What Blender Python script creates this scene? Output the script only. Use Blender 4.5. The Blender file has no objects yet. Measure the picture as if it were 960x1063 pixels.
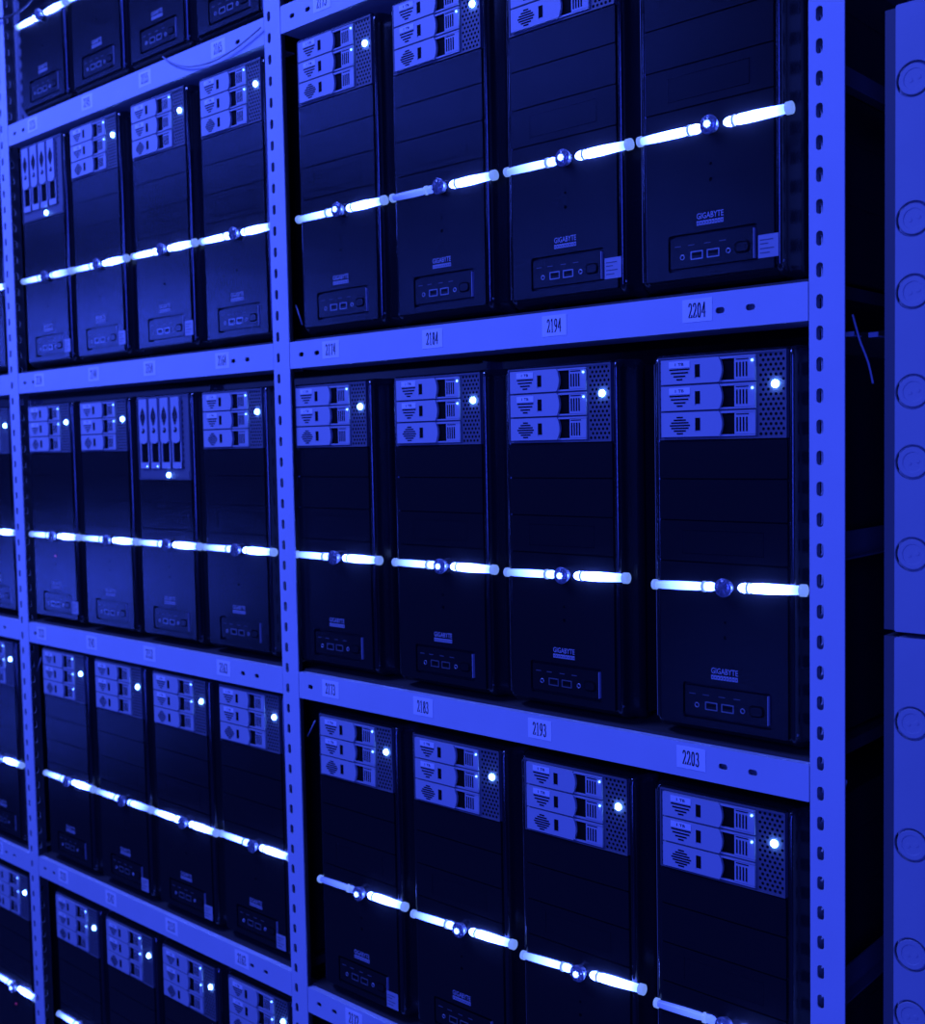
import bpy, bmesh, math, random
from mathutils import Vector, Matrix

PI = math.pi
scene = bpy.context.scene
COL = scene.collection
random.seed(7)

# ------------------------------------------------------------------ materials
def principled(name, col, rough=0.5, metal=0.0, spec=0.5, bump=0.0, bscale=400.0, mottling=0.0):
    m = bpy.data.materials.new(name)
    m.use_nodes = True
    nt = m.node_tree
    b = nt.nodes['Principled BSDF']
    b.inputs['Base Color'].default_value = (*col, 1)
    b.inputs['Roughness'].default_value = rough
    b.inputs['Metallic'].default_value = metal
    b.inputs['Specular IOR Level'].default_value = spec
    tc = nt.nodes.new('ShaderNodeTexCoord')
    if bump > 0:
        n = nt.nodes.new('ShaderNodeTexNoise')
        n.inputs['Scale'].default_value = bscale
        n.inputs['Detail'].default_value = 3
        nt.links.new(tc.outputs['Object'], n.inputs['Vector'])
        bp = nt.nodes.new('ShaderNodeBump')
        bp.inputs['Strength'].default_value = bump
        bp.inputs['Distance'].default_value = 0.001
        nt.links.new(n.outputs['Fac'], bp.inputs['Height'])
        nt.links.new(bp.outputs['Normal'], b.inputs['Normal'])
    if mottling > 0:
        n2 = nt.nodes.new('ShaderNodeTexNoise')
        n2.inputs['Scale'].default_value = 14
        n2.inputs['Detail'].default_value = 5
        nt.links.new(tc.outputs['Object'], n2.inputs['Vector'])
        r = nt.nodes.new('ShaderNodeMapRange')
        r.inputs['To Min'].default_value = 1 - mottling
        r.inputs['To Max'].default_value = 1 + mottling
        nt.links.new(n2.outputs['Fac'], r.inputs['Value'])
        mx = nt.nodes.new('ShaderNodeMix')
        mx.data_type = 'RGBA'
        mx.blend_type = 'MULTIPLY'
        mx.inputs['Factor'].default_value = 1
        mx.inputs['A'].default_value = (*col, 1)
        nt.links.new(r.outputs['Result'], mx.inputs['B'])
        nt.links.new(mx.outputs['Result'], b.inputs['Base Color'])
    return m

def glow(name, col, strength):
    m = bpy.data.materials.new(name)
    m.use_nodes = True
    b = m.node_tree.nodes['Principled BSDF']
    b.inputs['Base Color'].default_value = (0.3, 0.3, 0.35, 1)
    b.inputs['Roughness'].default_value = 0.2
    b.inputs['Emission Color'].default_value = (*col, 1)
    b.inputs['Emission Strength'].default_value = strength
    return m

def tube_glow(name, near, far):
    # light guide fed by one diode by the knob: bright there, weaker towards the clip
    m = bpy.data.materials.new(name)
    m.use_nodes = True
    nt = m.node_tree
    b = nt.nodes['Principled BSDF']
    b.inputs['Base Color'].default_value = (0.3, 0.3, 0.35, 1)
    b.inputs['Roughness'].default_value = 0.2
    tc = nt.nodes.new('ShaderNodeTexCoord')
    sp = nt.nodes.new('ShaderNodeSeparateXYZ')
    nt.links.new(tc.outputs['Object'], sp.inputs['Vector'])
    ab = nt.nodes.new('ShaderNodeMath'); ab.operation = 'ABSOLUTE'
    nt.links.new(sp.outputs['X'], ab.inputs[0])
    r = nt.nodes.new('ShaderNodeMapRange')
    r.interpolation_type = 'SMOOTHSTEP'
    r.inputs['From Min'].default_value = 0.03
    r.inputs['From Max'].default_value = 0.095
    r.inputs['To Min'].default_value = near
    r.inputs['To Max'].default_value = far
    nt.links.new(ab.outputs[0], r.inputs['Value'])
    nt.links.new(r.outputs['Result'], b.inputs['Emission Strength'])
    b.inputs['Emission Color'].default_value = (0.075, 0.145, 1, 1)
    return m

M = {}
M['rack'] = principled('light_grey_paint', (0.60, 0.62, 0.66), 0.42, bump=0.12, bscale=900, mottling=0.05)
M['dark_steel'] = principled('dark_steel', (0.10, 0.10, 0.11), 0.5)
M['board'] = principled('dark_hardboard', (0.035, 0.03, 0.028), 0.75, bump=0.2, bscale=120)
M['black'] = principled('black_textured_plastic', (0.013, 0.013, 0.014), 0.17, spec=0.4, bump=0.22, bscale=700)
M['gloss'] = principled('black_gloss_edge', (0.012, 0.012, 0.013), 0.13, spec=0.9, bump=0.12, bscale=700)
M['edge'] = principled('edge_highlight_grey', (0.26, 0.25, 0.24), 0.35)  # pale grey standing in for the highlight on each bezel's left edge
M['case'] = principled('black_steel_case', (0.012, 0.012, 0.013), 0.5)
M['void'] = principled('black_slot', (0.004, 0.004, 0.004), 0.8, spec=0.1)
M['cage'] = principled('grey_cage_plastic', (0.13, 0.13, 0.15), 0.5, bump=0.15, bscale=800)
M['caddy'] = principled('light_caddy_plastic', (0.46, 0.47, 0.50), 0.45)
M['label'] = principled('white_label_paper', (0.80, 0.80, 0.80), 0.6)
M['tag'] = principled('shelf_tag_paper', (0.88, 0.88, 0.86), 0.55)
M['ink'] = principled('black_ink', (0.01, 0.01, 0.012), 0.7, spec=0.1)
M['badge'] = principled('silver_badge_print', (0.42, 0.42, 0.46), 0.35)
M['chrome'] = principled('port_metal', (0.45, 0.45, 0.48), 0.3, metal=0.8)
M['sticker'] = principled('pale_sticker', (0.40, 0.40, 0.43), 0.4)
M['cabinet'] = principled('grey_cabinet_paint', (0.36, 0.37, 0.40), 0.5, bump=0.1, bscale=500, mottling=0.08)
M['rim'] = principled('shaded_edge_and_plinth_grey', (0.08, 0.08, 0.09), 0.5)  # shade on the cabinet's left flange put into the colour; also the plinth's grey
M['cable'] = principled('dark_cable', (0.05, 0.05, 0.06), 0.45)
M['pale_cable'] = principled('grey_cable', (0.30, 0.30, 0.33), 0.45)
M['wire'] = principled('grey_wire', (0.35, 0.35, 0.38), 0.4)
M['floor'] = principled('dark_floor', (0.05, 0.05, 0.055), 0.6, bump=0.1, bscale=60, mottling=0.2)
M['wall'] = principled('dark_wall', (0.06, 0.06, 0.065), 0.8, mottling=0.15)
M['clip'] = glow('lit_clear_plastic', (0.20, 0.36, 1.0), 0.7)
M['knob'] = principled('clear_plastic_knob', (0.32, 0.33, 0.36), 0.12, metal=0.4, spec=0.8)
BLUE = (0.075, 0.15, 1.0)
M['bright'] = tube_glow('tube_bright', 62, 3.2)
M['mid'] = tube_glow('tube_medium', 15, 1.8)
M['dim'] = tube_glow('tube_weak', 1.6, 0.6)
M['power'] = glow('blue_power_diode', (0.12, 0.30, 1.0), 45)
M['activity'] = glow('pale_activity_diode', (0.10, 0.25, 1.0), 9)
M['red'] = glow('red_diode', (1.0, 0.02, 0.12), 0.6)

# ------------------------------------------------------------------ mesh builder
class MB:
    def __init__(self):
        self.v = []; self.f = []; self.m = []; self.s = []
    def add(self, verts, faces, mat=0, smooth=False):
        o = len(self.v)
        self.v += [tuple(p) for p in verts]
        for f in faces:
            self.f.append([o + i for i in f]); self.m.append(mat); self.s.append(smooth)
    def box(self, x0, x1, y0, y1, z0, z1, mat=0, bev=0.0):
        if bev <= 0:
            vs = [(x, y, z) for z in (z0, z1) for y in (y0, y1) for x in (x0, x1)]
            self.add(vs, [(0, 2, 3, 1), (4, 5, 7, 6), (0, 1, 5, 4), (2, 6, 7, 3), (0, 4, 6, 2), (1, 3, 7, 5)], mat)
            return
        bm = bmesh.new()
        bmesh.ops.create_cube(bm, size=1)
        for v in bm.verts:
            v.co = Vector(((x0 + x1) / 2 + v.co.x * (x1 - x0), (y0 + y1) / 2 + v.co.y * (y1 - y0), (z0 + z1) / 2 + v.co.z * (z1 - z0)))
        bmesh.ops.bevel(bm, geom=bm.edges[:], offset=bev, segments=2, profile=0.5, affect='EDGES')
        bm.verts.index_update()
        self.add([v.co[:] for v in bm.verts], [[v.index for v in f.verts] for f in bm.faces], mat)
        bm.free()
    def prism(self, pts, y0, y1, mat=0):
        # outline in (x, z), pushed from y0 (front) to y1 (back)
        n = len(pts)
        a = sum(pts[i][0] * pts[(i + 1) % n][1] - pts[(i + 1) % n][0] * pts[i][1] for i in range(n))
        if a < 0: pts = pts[::-1]
        vs = [(p[0], y0, p[1]) for p in pts] + [(p[0], y1, p[1]) for p in pts]
        fs = [list(range(n)), list(range(2 * n - 1, n - 1, -1))]
        for i in range(n):
            j = (i + 1) % n
            fs.append([i, i + n, j + n, j])
        self.add(vs, fs, mat)
    def lathe(self, prof, axis='X', n=16, mat=0, center=(0, 0, 0), caps=True, smooth=True):
        # prof: (position along axis, radius)
        vs = []
        for t, r in prof:
            for k in range(n):
                a = 2 * PI * k / n
                c, s = r * math.cos(a), r * math.sin(a)
                p = (t, c, s) if axis == 'X' else ((s, t, c) if axis == 'Y' else (c, s, t))
                vs.append((p[0] + center[0], p[1] + center[1], p[2] + center[2]))
        fs = []
        for i in range(len(prof) - 1):
            for k in range(n):
                k2 = (k + 1) % n
                fs.append([i * n + k, i * n + k2, (i + 1) * n + k2, (i + 1) * n + k])
        self.add(vs, fs, mat, smooth)
        if caps:
            o = len(prof) - 1
            self.add(vs[:n][::-1], [list(range(n))], mat)
            self.add(vs[o * n:], [list(range(n))], mat)
    def tube(self, pts, r, n=8, mat=0):
        pts = [Vector(p) for p in pts]
        vs = []
        for i, p in enumerate(pts):
            d = (pts[min(i + 1, len(pts) - 1)] - pts[max(i - 1, 0)]).normalized()
            u = d.cross(Vector((0.13, 0.31, 0.94)))
            if u.length < 1e-3: u = d.cross(Vector((1, 0, 0)))
            u.normalize(); w = d.cross(u)
            for k in range(n):
                a = 2 * PI * k / n
                vs.append(tuple(p + u * (r * math.cos(a)) + w * (r * math.sin(a))))
        fs = []
        for i in range(len(pts) - 1):
            for k in range(n):
                k2 = (k + 1) % n
                fs.append([i * n + k, i * n + k2, (i + 1) * n + k2, (i + 1) * n + k])
        fs.append(list(range(n))[::-1])
        fs.append([(len(pts) - 1) * n + k for k in range(n)])
        self.add(vs, fs, mat, True)
    def mesh_in(self, me, mat=0, mtx=None):
        vs = [(mtx @ v.co if mtx else v.co)[:] for v in me.vertices]
        self.add(vs, [list(p.vertices) for p in me.polygons], mat)
    def build(self, name, mats):
        me = bpy.data.meshes.new(name)
        me.from_pydata(self.v, [], self.f)
        for mt in mats: me.materials.append(mt)
        for i, p in enumerate(me.polygons):
            p.material_index = self.m[i]; p.use_smooth = self.s[i]
        bm = bmesh.new(); bm.from_mesh(me)
        bmesh.ops.recalc_face_normals(bm, faces=bm.faces[:])
        bm.to_mesh(me); bm.free()
        me.update()
        return me

def link(name, me, parent=None, loc=(0, 0, 0), rot=(0, 0, 0)):
    o = bpy.data.objects.new(name, me)
    COL.objects.link(o)
    o.location = loc; o.rotation_euler = rot
    if parent: o.parent = parent
    return o

def thing(name, label, cat, loc=(0, 0, 0), group=None):
    o = link(name, None, None, loc)
    o.empty_display_size = 0.05
    o['label'] = label; o['category'] = cat
    if group: o['group'] = group
    return o

def rounded(x0, x1, z0, z1, r, n=4):
    pts = []
    for cx, cz, a0 in ((x1 - r, z1 - r, 0), (x0 + r, z1 - r, 90), (x0 + r, z0 + r, 180), (x1 - r, z0 + r, 270)):
        for k in range(n + 1):
            a = math.radians(a0 + 90 * k / n)
            pts.append((cx + r * math.cos(a), cz + r * math.sin(a)))
    return pts

def plate(outer, holes, thick, bevel=0.0):
    # flat sheet in the x-z plane with real holes; front face at y = 0, back at y = thick
    cu = bpy.data.curves.new('sheet', 'CURVE')
    cu.dimensions = '2D'; cu.fill_mode = 'BOTH'
    cu.extrude = thick / 2 - bevel
    cu.bevel_depth = bevel; cu.bevel_resolution = 1
    cu.offset = -bevel
    for poly in [outer] + holes:
        s = cu.splines.new('POLY')
        s.points.add(len(poly) - 1)
        for i, p in enumerate(poly): s.points[i].co = (p[0], p[1], 0, 1)
        s.use_cyclic_u = True
    o = bpy.data.objects.new('sheet', cu)
    COL.objects.link(o)
    bpy.context.view_layer.update()
    me = bpy.data.meshes.new_from_object(o.evaluated_get(bpy.context.evaluated_depsgraph_get()))
    bpy.data.objects.remove(o); bpy.data.curves.remove(cu)
    me.transform(Matrix.Translation((0, thick / 2, 0)) @ Matrix.Rotation(PI / 2, 4, 'X'))
    return me

def word(txt, width, height):
    # lettering as a flat mesh in x-z, lower left at the origin
    cu = bpy.data.curves.new('lettering', 'FONT')
    cu.body = txt; cu.fill_mode = 'FRONT'; cu.resolution_u = 2; cu.offset = 0.012
    o = bpy.data.objects.new('lettering', cu)
    COL.objects.link(o)
    bpy.context.view_layer.update()
    me = bpy.data.meshes.new_from_object(o.evaluated_get(bpy.context.evaluated_depsgraph_get()))
    bpy.data.objects.remove(o); bpy.data.curves.remove(cu)
    xs = [v.co.x for v in me.vertices]; ys = [v.co.y for v in me.vertices]
    for v in me.vertices:
        v.co = Vector(((v.co.x - min(xs)) / (max(xs) - min(xs)) * width, 0, (v.co.y - min(ys)) / (max(ys) - min(ys)) * height))
    return me

# digits drawn with a broad nib: upright strokes thick, level strokes thin, small serifs
def arc(cx, cz, rx, rz, a0, a1, n=10):
    return [(cx + rx * math.cos(math.radians(a0 + (a1 - a0) * k / n)), cz + rz * math.sin(math.radians(a0 + (a1 - a0) * k / n))) for k in range(n + 1)]
DIG = {
    '0': [arc(.5, .5, .36, .48, 90, 450, 18)],
    '1': [[(.5, 1), (.5, .02)], [(.26, .86), (.5, .98)], [(.26, .02), (.74, .02)]],
    '2': [arc(.48, .72, .34, .27, 170, -35, 9) + [(.12, .05)], [(.10, .05), (.90, .05), (.92, .2)]],
    '3': [arc(.46, .75, .30, .23, 160, -80, 9), arc(.44, .27, .38, .26, 85, -160, 10)],
    '4': [[(.68, 1), (.68, .02)], [(.68, .98), (.08, .32), (.94, .32)]],
    '5': [[(.86, .96), (.28, .96), (.20, .58)], arc(.44, .32, .40, .30, 110, -160, 10)],
    '6': [arc(.5, .3, .35, .28, 0, 360, 14), [(.84, .97), (.5, .84), (.24, .6), (.15, .3)]],
    '7': [[(.10, .82), (.14, .96), (.90, .96), (.42, .02)]],
    '8': [arc(.5, .75, .28, .23, 0, 360, 14), arc(.5, .27, .35, .26, 0, 360, 14)],
    '9': [arc(.5, .7, .35, .28, 0, 360, 14), [(.85, .7), (.76, .4), (.5, .16), (.16, .03)]],
}
def write_number(mb, txt, x, z, w, h, y, mat):
    nib_x, nib_z = w * 0.115, h * 0.02
    for i, ch in enumerate(txt):
        for st in DIG[ch]:
            pts = [(x + (i + 0.06 + p[0] * 0.82) * w, z + p[1] * h) for p in st]
            for (ax, az), (bx, bz) in zip(pts, pts[1:]):
                q = []
                for px, pz in ((ax, az), (bx, bz)):
                    q += [(px - nib_x, pz - nib_z), (px + nib_x, pz - nib_z), (px + nib_x, pz + nib_z), (px - nib_x, pz + nib_z)]
                # convex hull of the two nib rectangles
                q = sorted(set((round(a, 7), round(b, 7)) for a, b in q))
                def half(it):
                    o = []
                    for p in it:
                        while len(o) > 1 and (o[-1][0] - o[-2][0]) * (p[1] - o[-2][1]) - (o[-1][1] - o[-2][1]) * (p[0] - o[-2][0]) <= 0: o.pop()
                        o.append(p)
                    return o
                a = half(q); b = half(q[::-1])
                hull = a[:-1] + b[:-1]
                if len(hull) > 2: mb.add([(p[0], y, p[1]) for p in hull], [list(range(len(hull)))], mat)

# ------------------------------------------------------------------ layout (metres; rack front plane is y = 0)
POST_W = 0.0374
POST = [0.0, -0.8639, -1.7093, -2.5547]                     # left edge of each upright
BAYS = {1: (-0.8265, 0.0), 2: (-1.6719, -0.8639), 3: (-2.5173, -1.7093)}
LEVEL = {1: {0: 0.9925, 1: 0.4995, 2: -0.0010, 3: -0.4950},
         2: {0: 0.9870, 1: 0.5005, 2: 0.0000, 3: -0.4830, 4: -0.9790},
         3: {0: 0.9870, 1: 0.5005, 2: 0.0000, 3: -0.4860, 4: -0.9790}}
FLOOR = -1.42
TOPZ = 1.75
DEPTH = 0.50
BH = 0.0397

# ------------------------------------------------------------------ the shelving rack
rack = thing('shelving_rack', 'tall light grey slotted steel shelving rack filled with tower computers', 'shelving rack', (0, 0, FLOOR))
def rl(x, y, z): return (x, y, z - FLOOR)

def upright_mesh():
    H = TOPZ - FLOOR
    pitch = 0.0314
    mb = MB()
    def flange(w, sx0, sx1, mtx):
        # a strip made of one cell per slot, every slot a real hole
        n = int(H / pitch)
        for i in range(n):
            c0, c1 = i * H / n, (i + 1) * H / n
            zc = (c0 + c1) / 2
            slot = rounded(sx0, sx1, zc - .0075, zc + .0075, .0036, 3)
            corners = [(w, c1), (0, c1), (0, c0), (w, c0)]
            pts = slot + corners
            N = len(slot); q = N // 4
            vs = [mtx @ Vector((p[0], y, p[1])) for y in (0, .002) for p in pts]
            fs = []
            for side in (0, 1):
                o = side * len(pts)
                for k in range(4):
                    for j in range(q - 1): fs.append([o + N + k, o + k * q + j, o + k * q + j + 1])
                    a, b = k * q + q - 1, ((k + 1) % 4) * q
                    fs.append([o + N + k, o + a, o + b, o + N + (k + 1) % 4])
            for j in range(N): fs.append([j, (j + 1) % N, len(pts) + (j + 1) % N, len(pts) + j])
            for a, b in ((0, 3), (1, 2)): fs.append([N + a, N + b, len(pts) + N + b, len(pts) + N + a])
            mb.add([v[:] for v in vs], fs)
    flange(POST_W, .0075, .0150, Matrix.Identity(4))
    flange(.037, .0195, .0270, Matrix.Translation((0.002, 0.001, 0)) @ Matrix.Rotation(PI / 2, 4, 'Z'))
    # rolled corner bead
    mb.lathe([(0.0, 0.0020), (H, 0.0020)], 'Z', 14, 0, (0.0012, 0.0020, 0))
    return mb.build('upright', [M['rack']])
um = upright_mesh()
for i, px in enumerate(POST):
    link('upright', um, rack, (px, 0, 0))
    o = link('upright', um, rack, (px + POST_W, DEPTH, 0), (0, 0, PI))

tags = {
    (1, 0): [('2175', -0.7332)],
    (1, 1): [('2174', -0.7332), ('2184', -0.5301), ('2194', -0.3265), ('2204', -0.1298)],
    (1, 2): [('2173', -0.7533), ('2183', -0.5622), ('2193', -0.3587), ('2203', -0.142)],
    (1, 3): [('2172', -0.7205)],
    (2, 0): [('2135', -1.5728), ('2145', -1.3731), ('2155', -1.1861), ('2165', -0.9796)],
    (2, 1): [('2134', -1.5870), ('2144', -1.3855), ('2154', -1.2026), ('2164', -0.9943)],
    (2, 2): [('2133', -1.6189), ('2143', -1.4288), ('2153', -1.2343), ('2163', -1.0169)],
    (2, 3): [('2132', -1.5717), ('2142', -1.3952), ('2152', -1.195), ('2162', -0.9924)],
    (3, 3): [('2122', -1.845)],
    (3, 2): [('2123', -1.835)],
}
beam_cache = {}
def beam_mesh(L):
    if round(L, 4) in beam_cache: return beam_cache[round(L, 4)]
    holes = []
    for hx in (0.027, 0.062, L - 0.066, L - 0.102):
        holes.append(rounded(hx - 0.0055, hx + 0.0055, -0.0033, 0.0033, 0.0032, 4))
    mb = MB()
    mb.mesh_in(plate(rounded(0.001, L - 0.0015, -BH / 2, BH / 2, 0.0008, 2), holes, 0.002))
    mb.box(0.003, L - 0.003, 0.001, 0.060, -BH / 2, -BH / 2 + 0.002)
    mb.box(0.003, L - 0.003, 0.001, 0.028, BH / 2 - 0.002, BH / 2)
    mb.box(0.003, L - 0.003, 0.026, 0.028, -BH / 2, BH / 2 - 0.002)
    me = mb.build('shelf_beam', [M['rack']])
    beam_cache[round(L, 4)] = me
    return me
for bay, (x0, x1) in BAYS.items():
    L = x1 - x0
    for row, z in LEVEL[bay].items():
        b = link('shelf_beam', beam_mesh(L), rack, rl(x0, 0.0005, z))
        mb = MB()
        mb.box(x0 + 0.003, x1 - 0.003, 0.010, DEPTH - 0.010, BH / 2, BH / 2 + 0.004)
        mb.box(x0 + 0.003, x1 - 0.003, 0.0285, DEPTH - 0.010, BH / 2 - 0.010, BH / 2)
        link('shelf_board', mb.build('shelf_board', [M['board']]), rack, rl(0, 0, z))
        for txt, tx in tags.get((bay, row), []):
            tb = MB()
            tb.box(-0.0185, 0.0185, -0.0004, 0.0, -0.0125, 0.0125, 0)
            write_number(tb, txt, -0.0112, -0.0082, 0.0056, 0.0164, -0.0006, 1)
            t = link('number_tag', tb.build('number_tag', [M['tag'], M['ink']]), b, (tx - x0, 0.0, 0.0026))
            t['label'] = 'white paper tag reading ' + txt
# side rails joining the front and rear uprights at the right end
for z in (0.245, 0.735, -0.235):
    mb = MB()
    mb.box(0.006, 0.008, 0.036, DEPTH - 0.036, -0.014, 0.014)
    mb.box(0.006, 0.020, 0.036, DEPTH - 0.036, -0.014, -0.012)
    link('side_rail', mb.build('side_rail', [M['dark_steel']]), rack, rl(0, 0, z))
for bx, bz in ((0.0185, 0.4676), (0.0440, 0.4650)):
    mb = MB()
    mb.box(-.005, .005, 0, .002, -.0025, .0025, 0)
    mb.box(-.005, .005, .002, .020, -.0025, -.0010, 0)
    link('shelf_bracket', mb.build('shelf_bracket', [M['wire']]), rack, rl(bx, .055, bz))
# thin tie rods seen in the corners beside the uprights
for (ax, ay, az), (bx, by, bz) in [((-0.822, 0.012, 0.575), (-0.811, 0.014, 0.545)),
                                   ((-0.824, 0.013, -0.083), (-0.806, 0.014, -0.056)),
                                   ((-1.668, 0.013, -0.082), (-1.652, 0.015, -0.052)),
                                   ((0.0301, 0.012, -0.0085), (0.0342, 0.012, 0.0065))]:
    mb = MB(); mb.tube([(0, 0, 0), (bx - ax, by - ay, bz - az)], 0.0011, 6)
    link('tie_rod', mb.build('tie_rod', [M['wire']]), rack, rl(ax, ay, az))

# ------------------------------------------------------------------ the computer tower: shared meshes
PZ = 0.004          # heights measured from the beam top; the tower stands on the board 4 mm above it
def Z(z): return z - PZ

BL, BR = -0.0945, 0.0945
def bezel_mesh(four):
    mb = MB()
    # shell: plan outline lofted upwards, drawn in at top and bottom
    plan = [(BL + .001, .036), (BL, .030), (BL, .0085), (BL + .0015, .0052), (BL + .0045, .0034), (-.0865, .0030), (-.0850, .0052),
            (.0722, .0052), (.0736, .0018), (.0760, .0008), (.0784, .0018), (.0802, .0046), (.0816, .0100), (.0832, .0165), (.0900, .0225), (BR, .030), (BR - .001, .036)]
    levels = [(.010, .014), (.0125, .008), (.018, .0025), (.023, 0), (.427, 0), (.4335, .0015), (.4365, .005), (.438, .011)]
    n = len(plan)
    vs = []
    for z, d in levels:
        for x, y in plan:
            vs.append((x * (1 - d * 0.12), min(y + d * (1 if y < .02 else 0.4), .0365), Z(z)))
    fs, gl = [], []
    for i in range(len(levels) - 1):
        for k in range(n):
            k2 = (k + 1) % n
            (gl if (k2 <= 6 or k >= 7) and k != n - 1 else fs).append([i * n + k, i * n + k2, (i + 1) * n + k2, (i + 1) * n + k])
    fs.append(list(range(n))); fs.append([(len(levels) - 1) * n + k for k in range(n)])
    mb.add(vs, fs, 0)
    mb.add(vs, gl, 1, True)
    # front covers with gaps between them
    def cover(z0, z1, holes=()):
        me = plate(rounded(-.0845, .0718, Z(z0), Z(z1), .0012, 2), list(holes), 0.006, 0.0)
        mb.mesh_in(me, 0)
    if not four: cover(.2985, .3400)
    cover(.2520, .2890 if four else .2970)
    cover(.2055, .2505, [])
    port = rounded(-.0560, .0530, Z(.0275), Z(.0680), .003, 3)
    reset = [(-.002 + .0022 * math.cos(a * PI / 6), Z(.1225) + .0022 * math.sin(a * PI / 6)) for a in range(12)]
    hdd = [(-.002 + .0016 * math.cos(a * PI / 6), Z(.1395) + .0016 * math.sin(a * PI / 6)) for a in range(12)]
    cover(.0195, .2040, [port, reset, hdd])
    # outline of the small drive slot on the third cover
    for x0, x1, z0, z1 in ((-.055, .045, .2400, .2408), (-.055, .045, .2140, .2148), (-.055, -.0542, .2140, .2408), (.0442, .045, .2140, .2408)):
        mb.box(x0, x1, -.0004, .001, Z(z0), Z(z1), 1)
    mb.box(-.0845, .0718, .001, .0062, Z(.4345), Z(.4365), 1)
    mb.box(BL - .0004, BL + .0012, .0072, .0100, Z(.022), Z(.428), 3)  # left-edge highlight, put in as a pale strip
    # little cap screws low on the curved edge
    mb.lathe([(.006, .0016), (.004, .0014)], 'Y', 8, 2, (.0800, 0, Z(.0260)))
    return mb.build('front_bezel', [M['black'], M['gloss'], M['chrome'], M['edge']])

def case_mesh():
    mb = MB()
    mb.box(-.0915, .0915, .0365, .446, Z(.013), Z(.432), 0, .002)
    mb.box(-.0700, .0700, .4440, .4480, Z(.05), Z(.40), 0)
    for k in range(5):
        mb.box(.0914, .0919, .10, .36, Z(.10 + k * .07), Z(.104 + k * .07), 0)
    return mb.build('case', [M['case']])

def cage_mesh(four):
    mb = MB()
    z0 = .2905 if four else .3415
    x0, x1, z1 = -.0842, .0715, .4340
    mb.box(x0, x1, .0005, .0062, Z(z0), Z(z1), 0)
    # raised rim
    for a, b, c, d in ((x0, x1, z1 - .0018, z1), (x0, x1, z0, z0 + .0012), (x0, x0 + .0012, z0, z1), (x1 - .0014, x1, z0, z1)):
        mb.box(a, b, -.0010, .002, Z(c), Z(d), 0)
    if four:
        mb.box(x0 + .004, x1 - .004, -.0006, .001, Z(.2930), Z(.3050), 0)
        for k in range(5):
            xx = -.0778 + k * .0325
            for j in range(12):
                zz = .3085 + j * .0100
                mb.box(xx - .0009, xx + .0009, .0001, .001, Z(zz), Z(zz + .0055), 1)
    else:
        # ventilation holes right of the trays and a row of small ones on the left
        def hexa(cx, cz, r):
            mb.add([(cx + r * math.cos(a * PI / 3), .00028, cz + r * math.sin(a * PI / 3)) for a in range(6)], [list(range(6))], 1)
        for j in range(17):
            for i in range(5):
                cx = .0418 + i * .0058 + (.0029 if j % 2 else 0)
                cz = Z(.3462 + j * .0052)
                if cx > .0685 or math.hypot(cx - .0585, cz - Z(.3985)) < .0070: continue
                hexa(cx, cz, .00185)
        for j in range(9): hexa(-.0815, Z(.348 + j * .0100), .0012)
    return mb.build('drive_cage', [M['cage'], M['void']])

def caddy_mesh(labelled):
    W, H = .1165, .0284
    mb = MB()
    mb.box(0, W, 0, .006, 0, H, 2)
    arcp = [(.0735 + .0040 * math.sin(PI * t / 8), H * t / 8) for t in range(9)]
    mb.prism([(.0008, .0006), *[(x, min(max(z, .0006), H - .0006)) for x, z in arcp], (.0008, H - .0006)], -.0042, .001, 0)
    mb.box(.0740, .0920, -.0003, .001, .002, H - .003, 1)
    mb.box(.0740, W - .0005, -.0022, .001, H - .0030, H - .0008, 0)
    mb.box(.0740, W - .0005, -.0022, .001, .0004, .0022, 0)
    mb.box(.0915, W - .0005, -.0022, .001, .0018, H - .0025, 0)
    for k in range(4): mb.box(.0938 + k * .0038, .0955 + k * .0038, -.0026, .001, .0052, H - .0078, 1)
    mb.box(.0935, .1085, -.0026, .001, H - .0052, H - .0041, 1)
    # latch
    mb.box(.0440, .0505, -.0046, .001, .0072, .0212, 1)
    mb.box(.0432, .0446, -.0050, .001, .0068, .0216, 0)
    if labelled:
        mb.box(.0115, .0380, -.0046, .001, .0186, .0256, 3)
        mb.mesh_in(TB, 4, Matrix.Translation((.0195, -.0048, .0206)))
        rows = [(1.0, .0166), (.86, .0128), (.58, .0090), (.28, .0055)]
    else:
        rows = [(.30, .0222), (.60, .0192), (.86, .0162), (1.0, .0132), (.86, .0102), (.60, .0072), (.30, .0042)]
    for w, z in rows:
        mb.box(.0248 - .0128 * w, .0248 + .0128 * w, -.0046, .001, z - .0008, z + .0008, 1)
    return mb.build('drive_tray', [M['caddy'], M['void'], M['cage'], M['label'], M['ink']])

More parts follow.
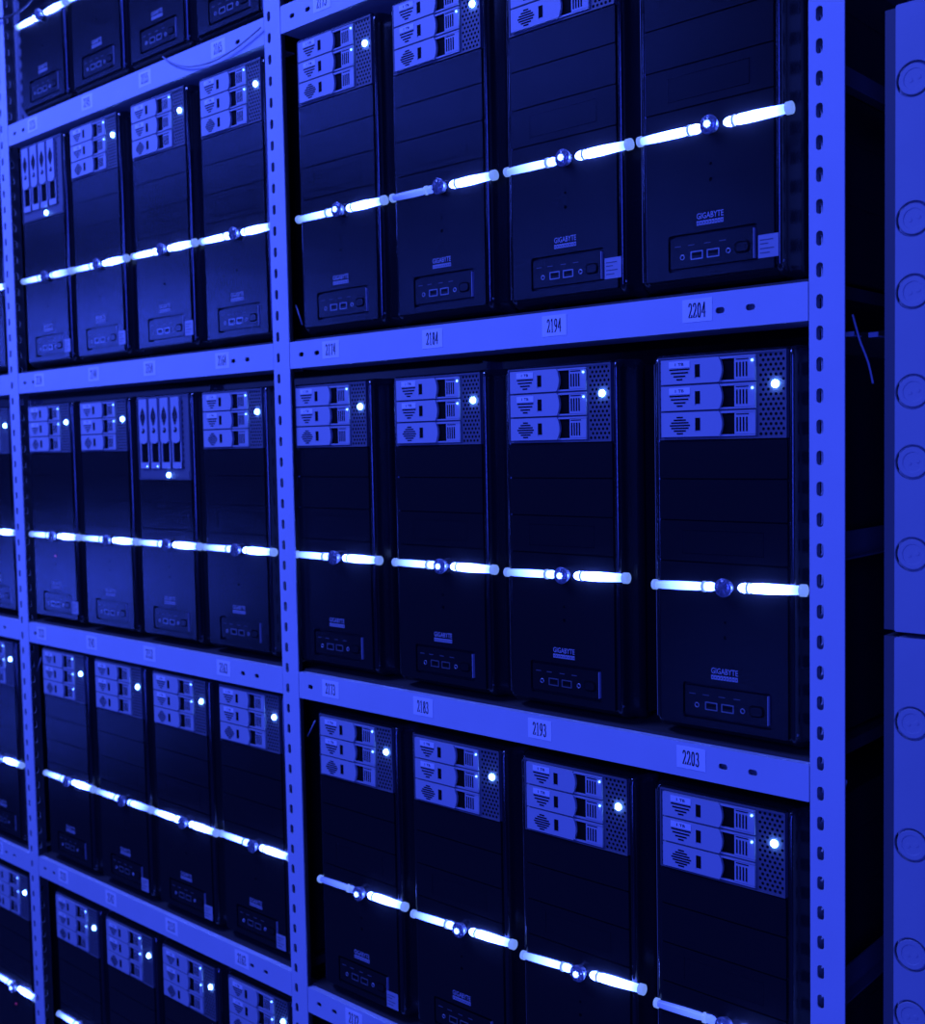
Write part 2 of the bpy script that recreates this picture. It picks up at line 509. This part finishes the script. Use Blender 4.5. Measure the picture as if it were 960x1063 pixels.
def upright_caddy_mesh():
    # the narrow tray that stands on end; drawn lying down, its latch end first
    W, H = .1225, .0284
    mb = MB()
    mb.box(0, W, 0, .006, 0, H, 2)
    arcp = [(.0735 + .0050 * math.sin(PI * t / 8), H * t / 8) for t in range(9)]
    mb.prism([(.0008, .0022), *[(x, min(max(z, .0022), H - .0022)) for x, z in arcp], (.0008, H - .0022)], -.0042, .001, 0)
    mb.box(.0740, .1110, -.0003, .001, .0035, H - .0035, 1)
    mb.box(.0740, W - .001, -.0022, .001, .0012, .0036, 0)
    mb.box(.0740, W - .001, -.0022, .001, H - .0036, H - .0012, 0)
    mb.box(.1110, W - .001, -.0026, .001, .0012, H - .0012, 0)
    c = H / 2
    for k in range(7):
        w = (.3, .6, .85, 1, .85, .6, .3)[k]
        mb.box(.0320 - .0165 * w, .0320 + .0165 * w, -.0046, .001, c - .0072 + k * .0022, c - .0060 + k * .0022, 1)
    mb.lathe([(-.0040, .0048), (-.0048, .0045), (-.0046, .0030)], 'Y', 14, 1, (.0560, 0, c))
    mb.lathe([(-.0046, .0024), (-.0062, .0018)], 'Y', 10, 0, (.0550, 0, c - .001))
    return mb.build('drive_tray', [M['caddy'], M['void'], M['cage']])

TB = word('1 TB', .011, .0032)
GIG = word('GIGABYTE', .0330, .0066)
def badge_mesh():
    mb = MB()
    mb.mesh_in(GIG, 0, Matrix.Translation((0, -.0004, .0070)))
    # second line: a row of small joined marks, too small to read
    for k in range(9):
        x = k * .0037
        mb.box(x, x + .0029, -.0004, .0002, .0004, .0052, 0)
        mb.box(x + .0009, x + .0020, -.0005, .0002, .0018, .0036, 1)
    return mb.build('maker_badge', [M['badge'], M['ink']])

def port_panel_mesh():
    mb = MB()
    mb.prism(rounded(-.0525, .0495, -.0165, .0165, .0022, 3), .0012, .0058, 0)
    mb.box(.0492, .0500, .0006, .0050, -.0160, .0160, 1)
    for x in (-.043, -.026, -.006, .0125):
        mb.box(x - .004, x + .004, .0010, .002, .0072, .0080, 2)
    return mb.build('port_panel', [M['black'], M['badge'], M['cage']])
def usb_mesh():
    mb = MB()
    w, h = .0076, .0046
    mb.mesh_in(plate(rounded(-w, w, -h, h, .0004, 1), [rounded(-w + .0011, w - .0011, -h + .0011, h - .0011, .0002, 1)], .003), 0)
    mb.box(-w + .001, w - .001, .0012, .003, -h + .001, h - .001, 1)
    mb.box(-w + .002, w - .002, .0002, .003, .0002, .0018, 1)
    return mb.build('usb_port', [M['chrome'], M['void']])
def jack_mesh():
    mb = MB()
    mb.lathe([(.001, .0030), (-.0006, .0030), (-.0006, .0020), (.001, .0019)], 'Y', 14, 0, caps=False)
    mb.lathe([(.0008, .0020), (.0006, .0001)], 'Y', 14, 1, caps=False)
    return mb.build('audio_jack', [M['chrome'], M['void']])
def button_mesh():
    mb = MB()
    o = rounded(-.0090, .0090, -.0064, .0064, .0045, 5)
    mb.prism(o, -.0004, .002, 0)
    mb.prism([(x * .78, z * .72) for x, z in o], -.0014, .002, 1)
    return mb.build('front_button', [M['void'], M['black']])

def bar_mesh(side, lit):
    mb = MB()
    if side < 0:
        prof = [(-.0885, .0042), (-.080, .0047), (-.055, .0049), (-.036, .0047), (-.029, .0040)]
        clip = [(-.0935, .0040), (-.0932, .0058), (-.0890, .0060), (-.0886, .0050)]
        bead = [(-.0275, .0030), (-.0245, .0050), (-.0190, .0054), (-.0150, .0044), (-.0130, .0024)]
    else:
        prof = [(.0270, .0042), (.0330, .0054), (.0500, .0058), (.0700, .0053), (.0865, .0048)]
        clip = [(.0866, .0054), (.0870, .0066), (.0930, .0066), (.0938, .0048)]
        bead = [(.0155, .0026), (.0180, .0044), (.0230, .0056), (.0262, .0040)]
    mb.lathe(prof, 'X', 14, 0)
    mb.lathe(bead, 'X', 14, 0)
    mb.lathe(clip, 'X', 14, 1)
    # clear ring between bead and tube
    s = -1 if side < 0 else 1
    mb.lathe([(s * .0255, .0062), (s * .0285, .0062)], 'X', 14, 1)
    return mb.build('light_bar', [M[lit], M['clip']])
def knob_mesh(lit):
    mb = MB()
    mb.lathe([(.004, .0070), (-.006, .0104), (-.0085, .0104), (-.0095, .0094), (-.0088, .0088), (-.0098, .0080), (-.0104, .0050), (-.0106, .0003)], 'Y', 24, 0)
    for a in range(4):
        c, s = math.cos(a * PI / 4 + .4), math.sin(a * PI / 4 + .4)
        pts = [(c * u - s * w, s * u + c * w) for u, w in ((-.0086, -.0006), (.0086, -.0006), (.0086, .0006), (-.0086, .0006))]
        mb.prism(pts, -.0116, -.0090, 0)
    if lit:
        mb.lathe([(-.0090, .0042), (-.0124, .0036), (-.0132, .0012)], 'Y', 14, 1)
    return mb.build('round_knob', [M['knob'], M['mid']])
def led_mesh(r, mat, d):
    mb = MB()
    mb.lathe([(.001, r), (-d * .3, r), (-d * .75, r * .75), (-d, r * .2)], 'Y', 12, 0)
    return mb.build('diode', [M[mat]])
def foot_mesh():
    mb = MB(); mb.lathe([(0, .011), (.004, .012), (Z(.0135), .012)], 'Z', 14, 0)
    return mb.build('foot', [M['case']])
def sticker_mesh():
    mb = MB()
    mb.box(-.0115, .0115, -.0004, .0002, -.0120, .0120, 0)
    for z, w in ((.006, .8), (.002, .5), (-.003, .85), (-.0075, .6)):
        mb.box(-.0095, -.0095 + .019 * w, -.0006, .0, z, z + .0012, 1)
    return mb.build('sticker', [M['sticker'], M['cage']])

K = dict(bezel3=bezel_mesh(False), bezel4=bezel_mesh(True), case=case_mesh(), cage3=cage_mesh(False), cage4=cage_mesh(True),
         trayA=caddy_mesh(True), trayB=caddy_mesh(False), trayV=upright_caddy_mesh(), badge=badge_mesh(), panel=port_panel_mesh(), usb=usb_mesh(), jack=jack_mesh(),
         button=button_mesh(), foot=foot_mesh(), sticker=sticker_mesh(), led=led_mesh(.0042, 'power', .004), act=led_mesh(.0013, 'activity', .002),
         red=led_mesh(.0013, 'red', .0012))
for s in (-1, 1):
    for lit in ('bright', 'mid', 'dim'): K['bar', s, lit] = bar_mesh(s, lit)
for lit in (False, True): K['knob', lit] = knob_mesh(lit)

BARZ = Z(.1790)
def tower(x, z, label, left='mid', right='bright', knob=False, four=False, sticker=False, acts=(1, 1, 0), red=False, tilt=0.0, y=0.0065):
    t = thing('computer_tower', label, 'computer', (x, y, z), 'black tower computers on the shelving rack')
    link('case', K['case'], t)
    link('front_bezel', K['bezel4' if four else 'bezel3'], t)
    for fx in (-.07, .07):
        for fy in (.06, .42): link('foot', K['foot'], t, (fx, fy, 0))
    cage = link('drive_cage', K['cage4' if four else 'cage3'], t)
    if four:
        for k in range(4):
            c = link('drive_tray', K['trayV'], t, (-.0760 + k * .0326, .0, Z(.4315)), (0, PI / 2, 0))
            if k in acts: link('activity_light', K['act'], c, (.1180, -.0022, .0215))
        link('power_light', K['led'], cage, (.0080, -.0006, Z(.2985)))
    else:
        for k in range(3):
            c = link('drive_tray', K['trayB' if k == 2 else 'trayA'], t, (-.0795, .0, Z(.4030 - k * .0294)))
            if acts[k]: link('activity_light', K['act'], c, (.1128, -.0022, .0218))
        link('power_light', K['led'], cage, (.0585, .0005, Z(.3985)))
    for s, lit in ((-1, left), (1, right)):
        link('light_bar', K['bar', s, lit], t, (0, -.0008, BARZ), (0, tilt, 0))
    link('round_knob', K['knob', knob], t, (0, 0, BARZ))
    link('maker_badge', K['badge'], t, (-.0195, -.0002, Z(.0745)))
    p = link('port_panel', K['panel'], t, (-.0015, 0, Z(.0478)))
    link('usb_port', K['usb'], p, (-.0190, .0004, -.0042))
    link('usb_port', K['usb'], p, (.0012, .0004, -.0042))
    link('audio_jack', K['jack'], p, (-.0372, .0012, -.0048))
    link('audio_jack', K['jack'], p, (.0195, .0012, -.0042))
    link('front_button', K['button'], p, (.0362, .0012, -.0025))
    if sticker:
        link('sticker', K['sticker'], t, (.0655 if sticker == 1 else .060, -.0002 if sticker == 1 else -.0003, Z(.0425) if sticker == 1 else Z(.034)))
    if red: link('red_light', K['red'], t, (-.002, .0, Z(.1395)))
    return t

def shelf(bay, row): return LEVEL[bay][row] + BH / 2 + PZ + 0.0004
B, MD, D = 'bright', 'mid', 'dim'
# (bay, row, x, left bar, right bar, lit knob, extra, label)
T = [
 (1, 1, -.7113, MD, B, True, {}, 'black tower computer above shelf tag 2174, just right of the middle upright'),
 (1, 1, -.5125, D, B, False, {}, 'black tower computer above shelf tag 2184, left half of its light bar dull'),
 (1, 1, -.3095, MD, B, True, {'sticker': 1}, 'black tower computer standing above shelf tag 2194 with a pale sticker beside its ports'),
 (1, 1, -.1134, B, B, True, {'sticker': 1}, 'black tower computer above shelf tag 2204 beside the right upright, top cut off'),
 (1, 2, -.7430, MD, B, False, {'y': .0105}, 'black tower computer standing above shelf tag 2173, just right of the middle upright'),
 (1, 2, -.5240, MD, B, True, {}, 'black tower computer standing above shelf tag 2183 and under tag 2184, very bright light bar'),
 (1, 2, -.3204, MD, B, True, {'tilt': -.02}, 'black tower computer standing above shelf tag 2193 and under tag 2194'),
 (1, 2, -.0994, MD, B, False, {'tilt': -.03}, 'black tower computer above shelf tag 2203 beside the right upright, largest drive trays'),
 (1, 3, -.7025, D, B, True, {'tilt': -.02, 'sticker': 2}, 'black tower computer under shelf tag 2173 with a white sticker at its lower right'),
 (1, 3, -.5033, MD, B, True, {'tilt': -.04}, 'black tower computer under shelf tag 2183, second from the middle upright in the low row'),
 (1, 3, -.3043, MD, B, True, {'tilt': -.06}, 'black tower computer under shelf tag 2193 in the low row, bright light bar'),
 (1, 3, -.1026, D, B, True, {'tilt': -.05}, 'black tower computer under shelf tag 2203 beside the foot of the right upright'),
 (2, 0, -1.5330, B, B, False, {}, 'black tower computer at the top left above shelf tag 2135, light bar in view'),
 (2, 0, -1.3400, B, B, True, {}, 'black tower computer at the top above shelf tag 2145'),
 (2, 0, -1.1500, MD, B, False, {}, 'black tower computer at the top above shelf tag 2155, only its ports showing'),
 (2, 0, -.9600, MD, B, False, {'y': .0105}, 'black tower computer at the top above shelf tag 2165, left of the middle upright'),
 (2, 1, -1.5510, MD, MD, False, {'four': True, 'sticker': 1, 'acts': ()}, 'black tower computer above shelf tag 2134 with four upright drive trays'),
 (2, 1, -1.3609, MD, B, False, {'sticker': 1, 'acts': (1, 1, 0)}, 'black tower computer above shelf tag 2144 with three drive trays and a pale sticker'),
 (2, 1, -1.1560, B, B, False, {'sticker': 1, 'acts': (1, 0, 0)}, 'black tower computer above shelf tag 2154, third in its row left of the middle upright'),
 (2, 1, -.9600, B, B, False, {'y': .0105}, 'black tower computer above shelf tag 2164, partly behind the middle upright'),
 (2, 2, -1.5605, MD, B, False, {'sticker': 1, 'red': True}, 'black tower computer under shelf tag 2134 with a tiny red light'),
 (2, 2, -1.3626, MD, B, False, {}, 'black tower computer above shelf tag 2143 and under tag 2144'),
 (2, 2, -1.1708, MD, B, False, {'four': True, 'acts': (0, 1)}, 'black tower computer above shelf tag 2153 with four upright drive trays'),
 (2, 2, -.9750, MD, B, False, {}, 'black tower computer above shelf tag 2163, left of the middle upright'),
 (2, 3, -1.5430, MD, B, False, {'acts': (1, 1, 1)}, 'black tower computer under shelf tag 2133 beside the left upright'),
 (2, 3, -1.3447, MD, MD, False, {'sticker': 2, 'acts': (0, 0, 0)}, 'black tower computer above shelf tag 2142 with a white sticker low on its front'),
 (2, 3, -1.1500, B, B, False, {'sticker': 2}, 'black tower computer above shelf tag 2152 with a white sticker low on its front'),
 (2, 3, -.9600, MD, B, False, {'y': .0105, 'sticker': 2, 'acts': (0, 0, 0)}, 'black tower computer above shelf tag 2162, left of the middle upright'),
 (2, 4, -1.5300, MD, MD, True, {}, 'black tower computer at the bottom left under shelf tag 2132'),
 (2, 4, -1.3400, MD, B, False, {}, 'black tower computer at the bottom under shelf tag 2142'),
 (2, 4, -1.1500, MD, B, False, {}, 'black tower computer at the bottom under shelf tag 2152'),
 (2, 4, -.9600, MD, B, False, {'y': .0105}, 'black tower computer at the bottom under shelf tag 2162, left of the middle upright'),
 (3, 1, -1.8060, MD, B, False, {}, 'sliver of a black tower computer left of the left upright, level with tag 2134'),
 (3, 2, -1.8060, B, B, False, {}, 'black tower computer cut by the left frame edge, in the row above tag 2133'),
 (3, 3, -1.8260, MD, B, True, {}, 'black tower computer cut by the left frame edge, in the row above tag 2132'),
 (3, 4, -1.8060, MD, B, True, {'sticker': 1, 'red': True}, 'black tower computer at the bottom left corner behind the left upright, small red light'),
]
for bay, row, x, l, r, k, ex, lab in T:
    tower(x, shelf(bay, row), lab, l, r, k, **ex)

# ------------------------------------------------------------------ metal cabinets at the right with round knock-outs
CY = 0.0
def cabinet(z0, z1, kos, label):
    c = thing('metal_cabinet', label, 'cabinet', (0.088, CY, z0))
    W = 0.42
    H = z1 - z0
    mb = MB()
    holes = []
    for kx, kz in kos:
        holes.append([(kx + .0172 * math.cos(a * PI / 16), kz + .0172 * math.sin(a * PI / 16)) for a in range(32)])
    mb.mesh_in(plate(rounded(0.0, W, 0.0015, H - 0.0015, .002, 2), holes, .003))
    mb.box(0.002, W - .002, .0060, .40, 0.002, H - 0.002)
    link('front_panel', mb.build('front_panel', [M['cabinet']]), c)
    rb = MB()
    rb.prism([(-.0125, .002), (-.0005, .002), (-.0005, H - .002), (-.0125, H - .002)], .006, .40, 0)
    link('shade_toned_flange', rb.build('shade_toned_flange', [M['rim']]), c)  # left flange, its dimness in shade painted as a dark tone
    km = MB()
    km.lathe([(.004, .0148), (.0002, .0148), (-.0004, .0143), (-.0004, .0100), (0.0, .0097), (0.0, .0003)], 'Y', 32, 0, smooth=False)
    km.lathe([(0.0004, .0024), (-.0003, .0020)], 'Y', 12, 0, (.0045, 0, .0010))
    km.lathe([(0.0004, .0024), (-.0003, .0020)], 'Y', 12, 0, (-.0035, 0, -.0010))
    me = km.build('knockout', [M['cabinet']])
    for kx, kz in kos: link('knockout', me, c, (kx, .0005, kz))
    return c
cabinet(0.1665, 0.7720, [(.0175, z - .1665) for z in (.698, .567, .498, .4025, .3345, .245)], 'upper grey metal cabinet at the right edge with six round knock-outs')
cabinet(-0.4400, 0.1640, [(.0175, z + .44) for z in (.0785, -.0430, -.1535, -.2170)], 'lower grey metal cabinet at the right edge, below the seam')
cabinet(0.7790, 1.3800, [(.0175, z) for z in (.07, .20, .40, .53)], 'dark underside of the topmost cabinet at the upper right corner')
base = thing('cabinet_plinth', 'steel plinth under the stacked cabinets', 'plinth', (0.088, CY, FLOOR))
mb = MB()
mb.box(0, .42, .01, .40, 0, -0.44 - FLOOR, 0, .004)
link('body', mb.build('body', [M['rim']]), base)

# ------------------------------------------------------------------ loose cables
def cable(pts, r, label, mat='cable'):
    cu = []
    P = [Vector(p) for p in pts]
    for i in range(len(P) - 1):
        p0, p1, p2, p3 = P[max(i - 1, 0)], P[i], P[i + 1], P[min(i + 2, len(P) - 1)]
        for k in range(6):
            t = k / 6
            cu.append(0.5 * ((2 * p1) + (-p0 + p2) * t + (2 * p0 - 5 * p1 + 4 * p2 - p3) * t * t + (-p0 + 3 * p1 - 3 * p2 + p3) * t ** 3))
    cu.append(P[-1])
    mb = MB(); mb.tube([c - P[0] for c in cu], r, 8)
    o = link('cable', mb.build('cable', [M[mat]]), None, P[0])
    o['label'] = label; o['category'] = 'cable'
    return o

# ------------------------------------------------------------------ room
def struct(name, x0, x1, y0, y1, z0, z1, mat):
    mb = MB(); mb.box(x0, x1, y0, y1, z0, z1)
    o = link(name, mb.build(name, [M[mat]]))
    o['kind'] = 'structure'
    return o
struct('floor', -5.5, 2.5, -3.0, 1.3, FLOOR - 0.05, FLOOR, 'floor')
struct('wall_back', -5.5, 2.5, 1.2, 1.3, FLOOR, 2.4, 'wall')

# ------------------------------------------------------------------ camera
C = Vector((0.52215, -1.11159, 0.35848))
yaw, pit, rol = -0.73457, -0.0576, -0.01959
fw = Vector((math.sin(yaw) * math.cos(pit), math.cos(yaw) * math.cos(pit), math.sin(pit)))
rt = fw.cross(Vector((0, 0, 1))).normalized()
up = rt.cross(fw)
r2 = math.cos(rol) * rt + math.sin(rol) * up
u2 = -math.sin(rol) * rt + math.cos(rol) * up
cam_d = bpy.data.cameras.new('camera')
cam = bpy.data.objects.new('camera', cam_d)
COL.objects.link(cam)
cam.matrix_world = Matrix(((r2.x, u2.x, -fw.x, C.x), (r2.y, u2.y, -fw.y, C.y), (r2.z, u2.z, -fw.z, C.z), (0, 0, 0, 1)))
cam_d.sensor_fit = 'HORIZONTAL'; cam_d.sensor_width = 36.0
cam_d.lens = 1185.53 / 960 * 36.0
cam_d.clip_start = 0.02
cam_d.dof.use_dof = True
cam_d.dof.focus_distance = 1.36
cam_d.dof.aperture_fstop = 7.0
scene.camera = cam

def on_plane(px, py, y):
    d = fw + r2 * ((px - 480) / 1185.53) - u2 * ((py - 531.5) / 1185.53)
    return C + d * ((y - C.y) / d.y)
cable([(-1.1247, -.004, 1.0095), (-1.0952, -.004, .9918), (-1.0501, -.004, .9767), (-.9907, -.004, .9703), (-.9331, -.004, .9757), (-.8871, -.004, .9859), (-.8672, -.004, .9915)], .0013, 'thin grey cable drooping across the shelf beam with tag 2165', 'pale_cable')
cable([(-1.76, -.004, 1.2260), (-1.6933, -.007, 1.2165), (-1.6501, -.007, 1.2081), (-1.6151, -.007, 1.2054), (-1.5769, -.007, 1.2061), (-1.5464, -.007, 1.2122), (-1.5235, -.007, 1.2219)], .0020, 'dark cable crossing the left upright at the top left corner')
cable([(.0200, .06, .4880), (.0232, .06, .4763), (.0284, .06, .4589), (.0366, .06, .4374), (.0418, .06, .4150)], .0012, 'thin grey wire hanging in the gap right of the right upright', 'wire')

# ------------------------------------------------------------------ light: rows of blue lamps on the racks across the aisle, added key and fill lights, dark blue room air
def area(name, power, loc, target, sx, sy, col=(0.042, 0.088, 1.0)):
    l = bpy.data.lights.new(name, 'AREA')
    l.shape = 'RECTANGLE'; l.size = sx; l.size_y = sy
    l.energy = power; l.color = col
    o = bpy.data.objects.new(name, l)
    COL.objects.link(o)
    o.location = loc
    o.rotation_euler = (Vector(target) - Vector(loc)).to_track_quat('-Z', 'Y').to_euler()
    return o
def lamp_row(z, power, x0, x1, y=-1.45, h=0.06):
    xc = (x0 + x1) / 2
    return area('aisle_lamp_row', power, (xc, y, z), (xc, 0, z), x1 - x0, h)
# added soft key light, unseen, behind and to the right
area('added_key_light', 165.0, (1.5, -4.0, 0.7), (-0.9, 0, 0.3), 1.6, 3.0, (0.030, 0.060, 1.0))
# lit rows on the racks opposite, further down the aisle: one short lamp per bay position
def lamp_segments(z, power, x0, x1, step=0.45, length=0.24, h=0.16):
    n = max(1, int(round((x1 - x0) / step)))
    for k in range(n):
        xc = x0 + (k + .5) * step
        lamp_row(z, power * (0.75 + 0.5 * random.random()), xc - length / 2, xc + length / 2, h=h)
lamp_segments(1.64, 2.8, -5.0, -2.4)
lamp_segments(1.46, 1.6, -2.4, -0.9)
lamp_segments(0.84, 4.6, -5.05, -2.6, h=0.18)
lamp_segments(0.82, 0.9, -2.6, -0.8)
lamp_segments(-0.22, 3.4, -5.05, -3.1)
lamp_segments(-0.82, 1.7, -5.05, -3.6)
lamp_row(-0.26, 0.5, -0.92, -0.68, h=0.12)
# added overhead fill, out of view, to brighten the left bays
area('added_overhead_fill', 115.0, (-2.0, -1.35, 2.5), (-1.5, 0, 0.4), 1.8, 0.4, (0.075, 0.13, 1.0))
w = bpy.data.worlds.new('world')
scene.world = w
w.use_nodes = True
w.node_tree.nodes['Background'].inputs['Color'].default_value = (0.03, 0.05, 1, 1)
w.node_tree.nodes['Background'].inputs['Strength'].default_value = 0.012

scene.view_settings.view_transform = 'Standard'
scene.view_settings.look = 'None'
scene.view_settings.exposure = 0
scene.view_settings.gamma = 1
scene.view_settings.use_curve_mapping = False
scene.cycles.sample_clamp_indirect = 4.0
